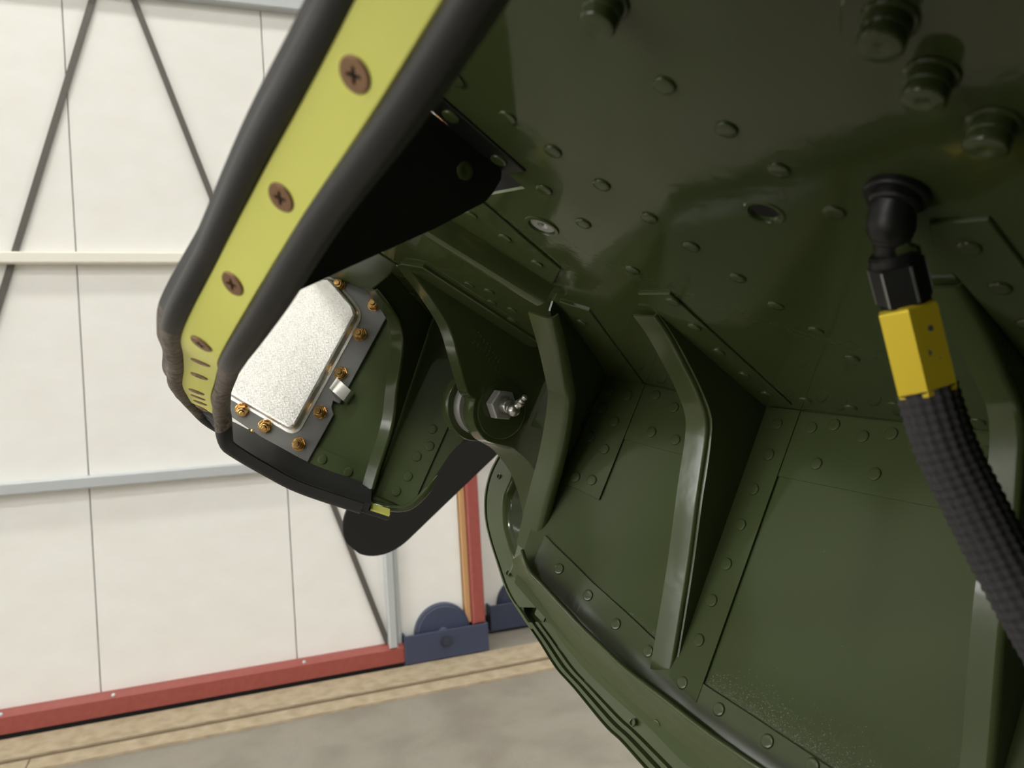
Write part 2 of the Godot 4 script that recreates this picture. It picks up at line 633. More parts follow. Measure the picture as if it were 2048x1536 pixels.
func hangar() -> void:
	slab("floor", Vector3(1, -0.1, 8.6), Vector3(27, 0.2, 19.6), M.floor)
	slab("ceiling", Vector3(1, 7.1, 8.6), Vector3(27, 0.2, 19.6), M.hall)
	slab("wall_back", Vector3(1, 3.5, 18.2), Vector3(27, 7, 0.2), M.hall)
	slab("wall_left", Vector3(-12.3, 5.85, 8.6), Vector3(0.2, 2.3, 19.4), M.hall)
	slab("wall_left_front", Vector3(-12.3, 2.35, -0.3), Vector3(0.2, 4.7, 1.6), M.hall)
	slab("wall_left_back", Vector3(-12.3, 2.35, 15.7), Vector3(0.2, 4.7, 5.2), M.hall)
	slab("floor_apron", Vector3(-27.5, -0.1, 8.6), Vector3(30, 0.2, 60), M.floor)
	slab("wall_right", Vector3(14.3, 3.5, 8.6), Vector3(0.2, 7, 19.4), M.hall)
	slab("wall_front", Vector3(1, 3.5, -0.95), Vector3(27, 7, 0.2), M.hall)
	# timber-topped door track set in the floor: strips with a groove between
	var o := hall("trim_1", Vector3.ZERO, "", "", "", "structure")
	var n := 0
	for z in [[0.08, 0.2], [0.204, 0.33], [0.385, 0.5]]:
		for k in 5:
			var f := Form.new()
			var s0 := -8.0 + 3.6 * k + 0.5 * n
			f.t = Transform3D(Basis(Vector3(1, 0, 0), Vector3(0, 0, -1), Vector3(0, 1, 0)), Vector3.ZERO)
			f.plate(vec2s([s0, -z[1], s0 + 3.595, -z[1], s0 + 3.595, -z[0], s0, -z[0]]), 0, 0.016, 0.003)
			hpart(o, "plank", f, M.timber)
		n += 1
	var b := Form.new()
	b.box(Vector3(0, 0.002, 0.357), Vector3(19, 0.004, 0.055))
	hpart(o, "groove_bed", b, flat_mat(Color8(104, 88, 66), 0.8))


func leaf(called: String, off: float, s0: float, s1: float, first: float) -> Node3D:
	var o := hall(called, Vector3(0, 0, off), "", "", "", "structure")
	var s := first
	while s < s1:
		var a := maxf(s, s0) + 0.0025
		var b := minf(s + 0.95, s1) - 0.0025
		if b - a > 0.02:
			var f := Form.new()
			var prof := vec2s([a, 0.08, a, 0.003, a + 0.003, 0.0])
			var g := a + 0.094
			while g < b - 0.02:
				prof.append_array(vec2s([g - 0.003, 0.0, g, 0.0014, g + 0.003, 0.0]))
				g += 0.0945
			prof.append_array(vec2s([b - 0.003, 0.0, b, 0.003, b, 0.08]))
			f.t = Transform3D(Basis(Vector3(1, 0, 0), Vector3(0, 0, -1), Vector3(0, 1, 0)), Vector3(0, 0.1, 0))
			f.plate(prof, 0, 6.5)
			hpart(o, "panel", f, M.wall)
		s += 0.95
	return o


func bar(o: Node3D, called: String, a: Vector3, b: Vector3, wide: float, deep: float, mat: Material) -> void:
	var f := Form.new()
	var x := (b - a).normalized()
	f.t = Transform3D(Basis(x, Vector3(0, 0, 1).cross(x), Vector3(0, 0, 1)), (a + b) / 2)
	f.box(Vector3.ZERO, Vector3(a.distance_to(b), wide, deep), minf(wide, deep) * 0.12)
	hpart(o, called, f, mat)


func wheel_set(o: Node3D, s: float, z: float) -> void:
	var f := Form.new()
	f.t = Transform3D(Basis(), Vector3(s + 0.245, 0.098, z + 0.075))
	f.box(Vector3.ZERO, Vector3(0.49, 0.158, 0.012), 0.002)
	f.t.origin.z = z - 0.06
	f.box(Vector3.ZERO, Vector3(0.49, 0.158, 0.012), 0.002)
	f.t = Transform3D(Basis(), Vector3(s + 0.005, 0.098, z + 0.007))
	f.box(Vector3.ZERO, Vector3(0.01, 0.158, 0.13), 0.001)
	f.t = Transform3D(Basis(), Vector3(s + 0.485, 0.098, z + 0.007))
	f.box(Vector3.ZERO, Vector3(0.01, 0.158, 0.13), 0.001)
	var bracket := hpart(o, "wheel_bracket", f, M.blue)
	var w := Form.new()
	w.t = Transform3D(Basis(), Vector3(s + 0.235, 0.152, z))
	w.lathe(vec2s([0, 0.045, 0.02, 0.045, 0.03, 0.035, 0.145, 0.035, 0.15, 0.03, 0.158, 0.03, 0.165, 0.022, 0.165, -0.022, 0.158, -0.03, 0.03, -0.03, 0, -0.03]), 40)
	put(bracket, "wheel", w.done(Vector3.ZERO, 1.0), M.blue)
	var c := Form.new()
	c.t = Transform3D(Basis(), Vector3(s + 0.235, 0.115, z + 0.08))
	c.lathe(vec2s([0, 0, 0.034, 0, 0.034, 0.004, 0.026, 0.006, 0.026, 0.022, 0.02, 0.026, 0, 0.026]), 6)
	put(bracket, "axle_bolt", c.done(Vector3.ZERO, 1.0), flat_mat(Color8(70, 74, 88), 0.4, 0.6))


func hangar_doors() -> void:
	var o := leaf("door_1", 0.0, -8.0, 2.34, -8.11)
	for y in [[1.155, 1.215, M.zinc], [2.265, 2.322, M.girt], [3.64, 3.745, M.zinc], [5.1, 5.2, M.girt]]:
		bar(o, "girt", Vector3(-8, (y[0] + y[1]) / 2, 0.03), Vector3(1.9, (y[0] + y[1]) / 2, 0.03), y[1] - y[0], 0.06, y[2])
	for b in [[0.61, 3.7, -0.42, 0.42], [0.745, 3.7, 1.885, 0.13], [-1.0, 3.7, -2.1, 0.13], [-2.6, 3.7, -3.7, 0.13]]:
		bar(o, "brace", Vector3(b[0], b[1], 0.012), Vector3(b[2], b[3], 0.012), 0.03, 0.008, M.brace)
	# red bottom rail: a channel with a sloped upper face, over a black rubber skirt
	var f := Form.new()
	f.t = Transform3D(Basis(Vector3(0, 0, 1), Vector3(0, 1, 0), Vector3(-1, 0, 0)), Vector3(1.965, 0, 0))
	f.plate(vec2s([-0.06, 0.032, 0.062, 0.032, 0.062, 0.112, 0.04, 0.134, -0.06, 0.134]), 0, 9.965)
	hpart(o, "bottom_rail", f, M.red, 20.0)
	bar(o, "rubber_skirt", Vector3(-8, 0.017, 0.02), Vector3(1.96, 0.017, 0.02), 0.034, 0.05, M.dark)
	for s in [0.02, 0.5, 1.42, -0.45, -1.4]:
		var c := Form.new()
		c.t = Transform3D(facing(Vector3(0, 1, 1)), Vector3(s, 0.124, 0.05))
		c.lathe(vec2s([0, 0, 0.009, 0, 0.009, 0.004, 0.006, 0.007, 0, 0.007]), 10)
		hpart(o, "rail_screw", c, M.zinc)
	bar(o, "end_post", Vector3(1.905, 0.12, 0.035), Vector3(1.905, 6.6, 0.035), 0.045, 0.07, M.zinc)
	bar(o, "end_post", Vector3(1.946, 0.12, 0.02), Vector3(1.946, 6.6, 0.02), 0.028, 0.04, M.zinc)
	bar(o, "timber_edge", Vector3(2.36, 0.18, -0.01), Vector3(2.36, 6.6, -0.01), 0.036, 0.07, M.orange)
	bar(o, "red_post", Vector3(2.417, 0.17, 0.0), Vector3(2.417, 6.6, 0.0), 0.076, 0.1, M.red)
	wheel_set(o, 1.966, 0.0)
	var d := leaf("door_2", -0.32, 2.1, 8.0, 2.1)
	for y in [1.185, 2.29, 3.69]:
		bar(d, "girt", Vector3(2.6, y, 0.03), Vector3(8, y, 0.03), 0.06, 0.06, M.girt)
	var g := Form.new()
	g.t = Transform3D(Basis(Vector3(0, 0, 1), Vector3(0, 1, 0), Vector3(-1, 0, 0)), Vector3(8, 0, 0))
	g.plate(vec2s([-0.06, 0.032, 0.062, 0.032, 0.062, 0.112, 0.04, 0.134, -0.06, 0.134]), 0, 4.9)
	hpart(d, "bottom_rail", g, M.red, 20.0)
	wheel_set(d, 2.58, 0.0)


# ------------------------------------------------------------------ deck
func deck() -> void:
	var q := Vector3(150, 200, 0)
	var o := thing("aircraft_deck", q, "large dark glossy olive deck panel overhead, riveted and mirror-bright", "panel")
	var outline := PackedVector2Array()
	for k in 24:
		var u := lerpf(-352, -60, k / 23.0)
		outline.append(Vector2(u, S(u) - lerpf(34.0, 6.0, smoothstep(-170.0, -70.0, u))))
	outline.append_array(vec2s([0, -4, 560, 30, 560, 660, 84, 660, 44, 334, 37, 260, -90, 262, -352, 230]))
	var f := Form.new()
	f.plate(outline, -1.8, 0, 0, [circle(6.2, 28, Vector2(147, 220)), circle(7.4, 28, Vector2(16, 230))])
	part(o, "sheet", f, M.gloss)
	f = Form.new()
	f.plate(outline, -62, -60)
	part(o, "upper_skin", f, M.black)
	# rivet rows
	for p in [[157, 295], [164, 269], [169, 244], [175, 216], [80, 279], [85, 253], [90, 226], [95, 201], [101, 172], [105, 145], [112, 119], [115, 88], [49, 257], [47, 228], [41, 184],
			[110, 29], [132, 41], [77, 17], [48, 21], [-92, 183], [-120, 165], [-138, 149], [-126, 138], [-146, 122], [-132, 175], [-100, 12 + 26], [-55, 26], [150, 18], [190, 330], [74, 330 - 24 + 24]]:
		fit(o, "rivet", M.rivet_mesh, M.gloss, Vector3(p[0], p[1], 0), Vector3(0, 0, 1))
	f = Form.new()
	f.t.origin = Vector3(16, 230, 0)
	f.lathe(vec2s([9.6, 0, 9.4, 0.9, 7.6, 0.9, 7.2, 0.2, 7.2, -5]), 28)
	part(o, "bush_rim", f, M.gloss)
	f = Form.new()
	f.t.origin = Vector3(16, 230, -0.9)
	f.lathe(vec2s([7.2, -3, 7.2, 0, 6.6, 0.6, 3.0, 0.6, 2.4, 0, 2.4, -3]), 28)
	part(o, "bush", f, M.steel).set_meta("label", "pale metal bush in the deck hole")
	f = Form.new()
	f.t.origin = Vector3(147, 220, 0)
	f.lathe(vec2s([8.6, 0, 8.0, 0.6, 6.4, 0.5, 6.0, -0.2, 6.0, -1.8]), 28)
	part(o, "hole_rim", f, M.gloss)
	# round doubler with heavy bolts
	f = Form.new()
	f.plate(circle(47, 64, Vector2(264, 277)), 0, 1.2, 0.5)
	part(o, "round_doubler", f, M.gloss)
	for p in [[164, 331, 0], [234, 295, 1.2], [235, 273, 1.2], [242, 250, 1.2]]:
		var b := Form.new()
		b.t.origin = Vector3(p[0], p[1], p[2])
		b.lathe(vec2s([0, 0, 7.2, 0, 7.2, 0.8, 6.8, 1.2, 6.0, 1.3, 6.0, 4.6, 5.6, 5.0, 5.9, 5.4, 5.9, 8.0, 5.3, 8.8, 3.2, 9.2, 1.2, 8.9, 0, 8.5]), 24)
		part(o, "bolt", b, M.gloss)
	f = Form.new()
	f.plate(vec2s([-186, 225, -186, 208, -215, 150, -262, 122, -300, 150, -336, 205, -336, 225]), 0, 1.0, 0.4)
	part(o, "corner_plate", f, M.skin).set_meta("label", "satin corner plate")
	# stringer under the deck: flange and standing leg
	var s := thing("deck_stringer", Vector3(-40, 200, 0), "short dark olive angle stringer riveted to the deck beside the black panel", "stringer")
	f = Form.new()
	f.plate(vec2s([-12, 190, -38, 173, -62, 262, -2, 262]), 0, 1.4, 0.5)
	part(s, "flange", f, M.gloss)
	f = Form.new()
	var rows := []
	for k in 9:
		var v := lerpf(172, 262, k / 8.0)
		var u0 := lerpf(-38, -50, k / 8.0)
		rows.append(PackedVector3Array([Vector3(u0, v, 1), Vector3(u0 - 1, v, 4), Vector3(u0 - 2, v, 10), Vector3(u0 - 3.4, v, 12.6), Vector3(u0 - 6, v, 13.6), Vector3(u0 - 9, v, 13.8)]))
	f.shell(rows, 1.3)
	part(s, "leg", f, M.gloss)
	for p in [[-25, 198], [-22, 226], [-24, 250]]:
		fit(s, "rivet", M.rivet_mesh, M.gloss, Vector3(p[0], p[1], 1.4), Vector3(0, 0, 1))


# the far side of the bay, just right of the frame: it keeps the hall's light off the right faces of the gussets
func bay_side() -> void:
	var o := thing("bay_side_wall", Vector3(440, 350, 300), "dark olive side wall closing the bay, right of the picture", "wall panel")
	var f := Form.new()
	f.t = Transform3D(Basis(Vector3(0, 1, 0), Vector3(0, 0, 1), Vector3(1, 0, 0)), Vector3.ZERO)
	f.plate(vec2s([0, 0, 720, 0, 720, 620, 0, 620]), 440, 444)
	part(o, "sheet", f, M.gloss)
	f = Form.new()
	f.t = Transform3D(Basis(Vector3(0, 1, 0), Vector3(0, 0, 1), Vector3(1, 0, 0)), Vector3.ZERO)
	f.plate(vec2s([330, 0, 355, 0, 355, 620, 330, 620]), 415, 440, 1.5)
	part(o, "stiffener", f, M.gloss)
	var r := thing("bay_rear_wall", Vector3(200, 570, 200), "dark olive rear wall closing the bay, behind the camera", "wall panel")
	f = Form.new()
	f.t = Transform3D(Basis(Vector3(1, 0, 0), Vector3(0, 0, -1), Vector3(0, 1, 0)), Vector3.ZERO)
	f.plate(vec2s([230, -330, 440, -330, 440, 0, 230, 0]), 570, 574)
	part(r, "sheet", f, M.gloss)
	f = Form.new()
	f.t = Transform3D(Basis(Vector3(1, 0, 0), Vector3(0, 0, -1), Vector3(0, 1, 0)), Vector3.ZERO)
	f.plate(vec2s([290, -330, 316, -330, 316, 0, 290, 0]), 545, 570, 1.5)
	part(r, "stiffener", f, M.gloss)
	var d := thing("belly_door", Vector3(280, 320, 334), "dark olive belly door half closing the bay from below, under the picture", "door")
	f = Form.new()
	f.plate(vec2s([150, 60, 438, 60, 438, 330, 150, 330]), 332, 336, 1.0)
	part(d, "sheet", f, M.gloss)
	f = Form.new()
	f.plate(vec2s([140, 290, 430, 290, 430, 315, 140, 315]), 312, 332, 1.0)
	part(d, "stiffener", f, M.gloss)


func rivets_on_skin(o: Node3D, list: Array, off: float, mat: Material) -> void:
	for i in range(0, list.size(), 2):
		fit(o, "rivet", M.rivet_mesh, mat, on_skin(list[i], list[i + 1], off), skin_normal(list[i]))


func skin() -> void:
	var o := thing("aircraft_skin", Vector3(30, 0, 120), "broad olive green inner skin panel below the deck, satin and brightly lit at its foot", "panel")
	var f := Form.new()
	skin_patch(f, -168, 430, func(_u): return -4.0, func(u): return along(SILL, u) + (46.0 if u > -134 else 6.0) if u > -142 else 60.0, 0.0, 1.4, 52, 10)
	part(o, "sheet", f, M.skin)
	f = Form.new()
	skin_patch(f, -96, 198, func(_u): return 1.0, func(_u): return 46.5, 1.0, 0.9, 30, 3)
	part(o, "doubler", f, M.skin)
	rivets_on_skin(o, [-67, 13, -85, 7, -77, 36, -56, 37, 45, 11, 60, 7, 81, 12, 98, 8, 57, 34, 96, 34, 115, 14, 151, 12, 178, 14, 135, 36, 172, 36], 1.0, M.skin)
	# dry overspray: specks of paint dust lying along the foot of the panel
	var mesh := small(vec2s([0.5, 0, 0.4, 0.07, 0.2, 0.13, 0, 0.15]), 8)
	var spots := []
	for k in 5200:
		var u := rng.randf_range(-70, 195)
		var thick := smoothstep(-80.0, 130.0, u)
		if rng.randf() > 0.12 + thick:
			continue
		var d := -log(maxf(rng.randf(), 1e-4)) * lerpf(1.2, 6.0, thick)
		if d < 60:
			spots.append([u, along(SILL, u) - 0.6 - d])
	for k in 160:
		spots.append([rng.randf_range(-60, 195), rng.randf_range(60, 180)])
	var mm := MultiMesh.new()
	mm.transform_format = MultiMesh.TRANSFORM_3D
	mm.mesh = mesh
	mm.instance_count = spots.size()
	for i in spots.size():
		var n := skin_normal(spots[i][0])
		var g := rng.randf_range(0.3, 0.85)
		mm.set_instance_transform(i, Transform3D(facing(n) * Basis.from_scale(Vector3(g, g * rng.randf_range(0.7, 1.3), g)), (on_skin(spots[i][0], spots[i][1], 0.0) - Vector3(30, 0, 120)) * MM))
	var mi := MultiMeshInstance3D.new()
	mi.name = "overspray"
	mi.multimesh = mm
	mi.material_override = M.fleck
	mi.set_meta("kind", "stuff")
	o.add_child(mi)


func lower_rail() -> void:
	var o := thing("edge_rail", Vector3(0, 10, 200), "curved olive edge rail with an upturned lip along the foot of the skin panel", "rail")
	var n := 72
	var lip := smooth(vec3s(LIP), n)
	var fold := smooth(vec3s(FOLD), n)
	var second := smooth(vec3s(SECOND), n)
	var rows := []
	for i in n + 1:
		var u := lip[i].x
		var h0 := along(SILL, u)
		var a := on_skin(u, h0, 1.6)
		var b := on_skin(u, h0 + 13, 1.6)
		var c := on_skin(u, h0 + 26, 2.4)
		var root := on_skin(u, maxf(lip[i].z + 4, h0 + 30), 6)
		var top := lip[i]
		var down := (fold[i] - top).normalized()
		rows.append(PackedVector3Array([a, b, c, root, root.lerp(top, 0.5) + Vector3(0, 0, -1), top + Vector3(0, -2.2, -1.9), top + Vector3(0, -0.8, -1.7), top + Vector3(0, 0.1, -1.0), top + Vector3(0, 0.4, 0), top + Vector3(0, 0.0, 1.0), top + Vector3(0, -1.0, 1.7) , top + down * 5 + Vector3(0, 0, 0.8), fold[i] + Vector3(0, 4, -3), fold[i] + Vector3(0, 1, 0.5), fold[i].lerp(second[i], 0.5), second[i]]))
	var f := Form.new()
	f.shell(rows, 1.2)
	part(o, "channel", f, M.rail, 40.0)
	rivets_on_skin(o, [-105, 156, -76, 165, -47, 175, -15, 182, 19, 190, 50, 194, 86, 197, 115, 197, 150, 203], 1.6, M.rail)
	for p in [[-93, 194, 12], [-57, 207, 4.4], [10, 220, 0], [100, 231, 1]]:
		fit(o, "rivet", M.rivet_mesh, M.rail, Vector3(p[0], p[2], p[1]), Vector3(0.15, 0.8, 0.55), Vector3(1, 0, 0)).scale = Vector3(0.75, 0.75, 0.75)


func outer_frame() -> void:
	var o := thing("frame_ring", Vector3(-40, 0, 220), "pale olive curved frame ring outside the edge rail, bending up behind the hinge arm", "frame")
	var n := 140
	var inside := smooth(vec3s(INNER), n)
	var outside := smooth(vec3s(OUTER), n)
	var cut := 0
	while inside[cut].x < -141 or cut < 30:
		cut += 1
	# profile across: share of the way from the inner line to the outer one, and depth
	var plain := [-0.12, 2.5, 0.0, 0.4, 0.06, 0.0, 0.5, 0.0, 0.84, 0.0, 0.86, 2.2, 0.91, 2.2, 0.93, 0.0, 1.0, 0.3]
	var ribbed := [-0.25, 0.0, 0.44, 0.0, 0.46, 3.6, 0.53, 3.6, 0.55, 0.4, 0.66, 0.4, 0.68, 4.5, 0.76, 4.5, 0.78, 0.4, 0.9, 0.4, 0.92, 3.0, 0.95, 3.0, 1.0, 0.4]
	for piece in [[0, cut, plain, "flange"], [cut + 5, n, ribbed, "grooved_flange"]]:
		var rows := []
		for i in range(piece[0], piece[1] + 1):
			var row := PackedVector3Array()
			var way := outside[i] - inside[i]
			var tangent := inside[mini(i + 1, n)] - inside[maxi(i - 1, 0)]
			var deep := way.cross(tangent).normalized()
			if deep.y > 0: deep = -deep
			var prof: Array = piece[2]
			for k in range(0, prof.size(), 2):
				row.append(inside[i] + way * prof[k] + deep * prof[k + 1])
			row.append(outside[i] + deep * 7)
			rows.append(row)
		var f := Form.new()
		f.shell(rows, 1.0)
		part(o, piece[3], f, M.rail, 30.0)
	# back wall of the open slots, and the nut plate inside the first one
	var rows := []
	for i in range(cut - 3, cut + 10):
		var way := outside[i] - inside[i]
		rows.append(PackedVector3Array([inside[i] - way * 0.5 + Vector3(0, -13, 0), inside[i] + way * 0.9 + Vector3(0, -13, 0), inside[i] + way * 0.93 + Vector3(0, -3, 0)]))
	var f := Form.new()
	f.shell(rows, 1.0)
	part(o, "slot_back", f, M.rail)
	rows = []
	for i in range(cut - 1, cut + 8):
		var way := outside[i] - inside[i]
		rows.append(PackedVector3Array([inside[i] + way * 0.86 + Vector3(0, -2.5, 0), inside[i] + way * 0.9 + Vector3(0, -0.3, 0), outside[i] + Vector3(0, -0.3, 0), outside[i] + Vector3(0, -6, 0)]))
	f = Form.new()
	f.shell(rows, 0.8)
	part(o, "outer_band", f, M.rail, 30.0)
	for k in [[cut + 2, 0.32, 6.0, 8.0], [cut + 14, 0.49, 7.0, 3.0], [cut + 24, 0.49, 7.0, 3.0]]:
		f = Form.new()
		f.t = Transform3D(facing(Vector3(0.1, 0.95, 0.3), inside[k[0] + 2] - inside[k[0] - 2]), inside[k[0]].lerp(outside[k[0]], k[1]) + Vector3(0, -3.5, 0))
		f.plate(round_corners(vec2s([-k[2], -k[3] / 2, k[2], -k[3] / 2, k[2], k[3] / 2, -k[2], k[3] / 2]), 1.2), -1, 0.6, 0.3)
		part(o, "slot_nut_plate", f, M.rail)
	# turned-in inner edge of the ring, closing on a dark duct behind
	rows = []
	var deeper := []
	for i in range(0, 70):
		var p := inside[i]
		var tangent := (inside[i + 1] - inside[maxi(i - 1, 0)]).normalized()
		var turn := tangent.cross(Vector3(0, 1, 0)).normalized()
		if turn.dot(Vector3(-150, 0, 100) - p) < 0: turn = -turn
		rows.append(PackedVector3Array([p + Vector3(0, 0.2, 0), p + turn * 2.0 + Vector3(0, -0.6, 0), p + turn * 3.4 + Vector3(0, -2.4, 0), p + turn * 4.0 + Vector3(0, -6, 0)]))
		deeper.append(PackedVector3Array([p + turn * 4.0 + Vector3(0, -6, 0), p + turn * 5.0 + Vector3(0, -40, 0), p + turn * 9.0 + Vector3(0, -100, 0)]))
	f = Form.new()
	f.shell(rows, 1.0)
	part(o, "turned_edge", f, M.bracket)
	f = Form.new()
	f.shell(deeper, 1.0)
	part(o, "duct_lining", f, M.bracket)
	f = Form.new()
	var end := PackedVector3Array()
	for row: PackedVector3Array in deeper:
		end.append(row[2])
	f.fan(end)
	part(o, "duct_end", f, M.bracket)
	# small eyelets set in the ring
	for p in [[-196, -9.5, 176], [-14, -7.2, 228], [30, -7.2, 226], [-267, -11.4, 99]]:
		var e := Form.new()
		e.t = Transform3D(facing(Vector3(0.0, 1, 0.1)), Vector3(p[0], p[1], p[2]))
		e.lathe(vec2s([2.7, -0.5, 2.6, 0.7, 2.3, 0.9, 1.9, 0.8, 1.8, -0.4, 0, -0.4]), 16)
		part(o, "eyelet", e, M.rail)
	rows = []
	for i in range(60, n + 1):
		rows.append(PackedVector3Array([outside[i] + Vector3(0, -4, 0.4), outside[i] + Vector3(0.5, -9, 2.5), outside[i] + Vector3(2, -24, 5)]))
	f = Form.new()
	f.shell(rows, 1.0)
	part(o, "outer_skin", f, M.navy)


func left_skin() -> void:
	var o := thing("aircraft_skin", Vector3(-240, 110, 90), "small dark olive inner skin piece right of the bare metal plate, chamfered lower corner", "panel")
	var foot := [-345.0, 130.0, -330.0, 158.0, -306.0, 178.0, -283.0, 171.0, -267.0, 167.0, -248.0, 166.0, -228.0, 163.0, -221.0, 152.0, -217.0, 128.0, -213.0, 102.0, -208.0, 90.0, -205.0, 70.0]
	var f := Form.new()
	skin_patch(f, -335, -205, func(_u): return -3.0, func(u): return along(foot, u), 0.0, 1.4, 60, 8)
	part(o, "sheet", f, M.skin)
	# rolled bead round the lower right corner
	var path := smooth([on_skin(-262, 168, 0), on_skin(-247, 167.5, 0.5), on_skin(-234, 165, 1), on_skin(-224, 158, 1.5), on_skin(-218, 143, 1.5), on_skin(-215, 126, 1)], 24)
	var rows := []
	for i in path.size():
		var t := (path[mini(i + 1, 24)] - path[maxi(i - 1, 0)]).normalized()
		var b := facing(t, Vector3(0, 1, 0))
		var ring := PackedVector3Array()
		var r := 3.4 * sqrt(clampf(minf(i, 24 - i) / 3.0, 0.1, 1.0))
		for k in 10:
			ring.append(path[i] + b.x * cos(TAU * k / 10) * r + b.y * sin(TAU * k / 10) * r * 0.8)
		rows.append(ring)
	f = Form.new()
	f.tube(rows)
	part(o, "bead", f, M.bracket)
	f = Form.new()
	skin_patch(f, -340, -250, func(_u): return 143.0, func(u): return along(foot, u) - 2.0, 1.0, 0.9, 12, 2)
	part(o, "doubler", f, M.skin)
	rivets_on_skin(o, [-288, 151, -270, 152, -252, 150], 1.0, M.skin)


# ------------------------------------------------------------------ gussets
# edge: the free edge from the deck end to the skin end. n: the side that its rivet flanges are on. w: width of the free flange.
func gusset(called: String, label: String, n: Vector3, edge: Array, w: float, r: float, deck_start: Vector3, corner: Vector3, skin_end: Vector3, deck_flange: PackedVector2Array, skin_flange: Array, deck_rivets: Array, skin_rivets: Array, tail := 0.0) -> Node3D:
	n = n.normalized()
	var o := thing(called, corner, label, "bracket", "gusset brackets between deck and skin")
	var line := smooth(edge, 40)
	var rows := []
	var web := [deck_start]
	for i in line.size():
		var along_edge := (line[mini(i + 1, 40)] - line[maxi(i - 1, 0)]).normalized()
		var m := n.cross(along_edge).normalized()
		if m.dot(corner - line[i]) < 0:
			m = -m
		var row := PackedVector3Array()
		for k in 6:
			var a := PI / 2 * k / 5.0
			row.append(line[i] + m * r * (1 - sin(a)) - n * r * (1 - cos(a)))
		var slant := along_edge * tail * smoothstep(0.93, 1.0, i / 40.0)
		row.append((line[i] - n * lerpf(r, w, 0.5)) + slant * 0.5)
		row.append(line[i] - n * w + slant)
		rows.append(row)
		web.append(line[i] + m * r)
	web.append(skin_end)
	var f := Form.new()
	f.shell(rows, 1.3)
	part(o, "free_flange", f, M.bracket, 30.0)
	var b := facing(n, deck_start - corner)
	var xf := Transform3D(b, corner)
	var flat := PackedVector2Array()
	for p: Vector3 in web:
		var l := xf.affine_inverse() * p
		flat.append(Vector2(l.x, l.y))
	f = Form.new()
	f.t = xf
	f.fan_plate(flat, -1.3, 0.0)
	part(o, "web", f, M.bracket)
	f = Form.new()
	f.plate(deck_flange, 0, 1.4, 0.5)
	part(o, "deck_flange", f, M.bracket)
	f = Form.new()
	skin_patch(f, skin_flange[0], skin_flange[1], func(_u): return 0.5, skin_flange[2], 2.0, 1.0, 5, 12)
	part(o, "skin_flange", f, M.skin)
	for p in deck_rivets:
		fit(o, "rivet", M.rivet_mesh, M.bracket, Vector3(p[0], p[1], 1.4), Vector3(0, 0, 1))
	rivets_on_skin(o, skin_rivets, 2.0, M.skin)
	return o


func gussets() -> void:
	gusset("gusset_bracket", "tall olive gusset bracket in the middle of the bay, streaky pale free flange", Vector3(0.995, -0.1, -0.015),
		vec3s([20, 138, 4, 18, 120, 8, 15, 96, 16, 13, 76, 24, 11, 58, 34, 11, 51, 46, 10, 44, 64, 10, 38, 82, 9, 21, 127, 8, 2, 186]), 16.5, 2.6,
		Vector3(21, 145, 0.5), Vector3(7, 0.5, 0.5), Vector3(8, 1.5, 184),
		vec2s([7, 3, 33, 12, 48, 160, 24, 160, 20, 142]), [7.0, 33.5, func(u): return 190.0 + (u - 7) * 0.25],
		[[44, 152], [36, 122], [30, 90], [26, 57], [24, 28]], [20, 12, 22, 34, 20, 59, 20, 84, 20, 111, 19, 136, 20, 162], 7.0)
	gusset("gusset_bracket", "olive gusset bracket right of the hinge arm, wide rounded flange with a sparkling foot", Vector3(0.886, -0.46, 0.057),
		vec3s([-58, 148, 13, -72, 121, 24, -85, 98, 34, -95, 80, 43, -99, 73, 51, -103, 66, 61, -112, 52, 85, -122, 38, 118, -133, 21, 155]), 20.0, 6.5,
		Vector3(-58, 148, 0.5), Vector3(-127, 28, 0.5), Vector3(-129, 29, 152),
		vec2s([-128, 28, -96, 20, -38, 140, -55, 152]), [-128.0, -96.0, func(u): return 94.0 + (u + 128) * 0.1],
		[[-62, 124]], [-106, 13, -108, 36, -107, 59, -107, 85, -121, 13, -121, 28, -121, 53, -120, 87], -3.0)
	gusset("gusset_bracket", "large olive gusset bracket at the right edge behind the hose, white glints on its flange", Vector3(1, 0, 0),
		vec3s([200, 164, 3, 200, 148, 5, 200, 126, 10, 200, 109, 15, 200, 92, 20, 200, 82, 28, 200, 75, 40, 200, 69, 52, 200, 59, 72, 200, 49, 101, 200, 20, 160, 200, 7, 196]), 13.5, 3.2,
		Vector3(200, 172, 0.5), Vector3(200, 7, 0.5), Vector3(200, 7.5, 200),
		vec2s([200, 8, 228, 8, 224, 205, 205, 205, 200, 190]), [200.0, 228.0, func(_u): return 202.0],
		[[212, 189], [212, 161], [212, 133], [213, 105]], [214, 12, 214, 38, 214, 64, 214, 90, 214, 116, 214, 142], 2.0)
	gusset("gusset_bracket", "slim dark olive gusset bracket beside the bare metal plate, curved pale flange", Vector3(0.807, -0.579, -0.117),
		vec3s([-193, 210, 24, -206, 191, 26, -219, 173, 29, -227, 161, 35, -231, 154, 42, -234, 147, 56, -237, 139, 76, -241, 127, 103, -242, 121, 140, -242, 118, 157]), 11.0, 2.0,
		Vector3(-207, 197, 0.5), Vector3(-262, 125, 0.5), Vector3(-249, 113, 160),
		vec2s([-262, 124, -244, 112, -190, 180, -208, 196]), [-250.0, -222.0, func(_u): return 160.0],
		[[-231, 181 - 14], [-228, 150]], [-231, 92, -228, 106, -233, 118, -236, 151, -233, 136, -231, 60, -230, 30], 3.0)


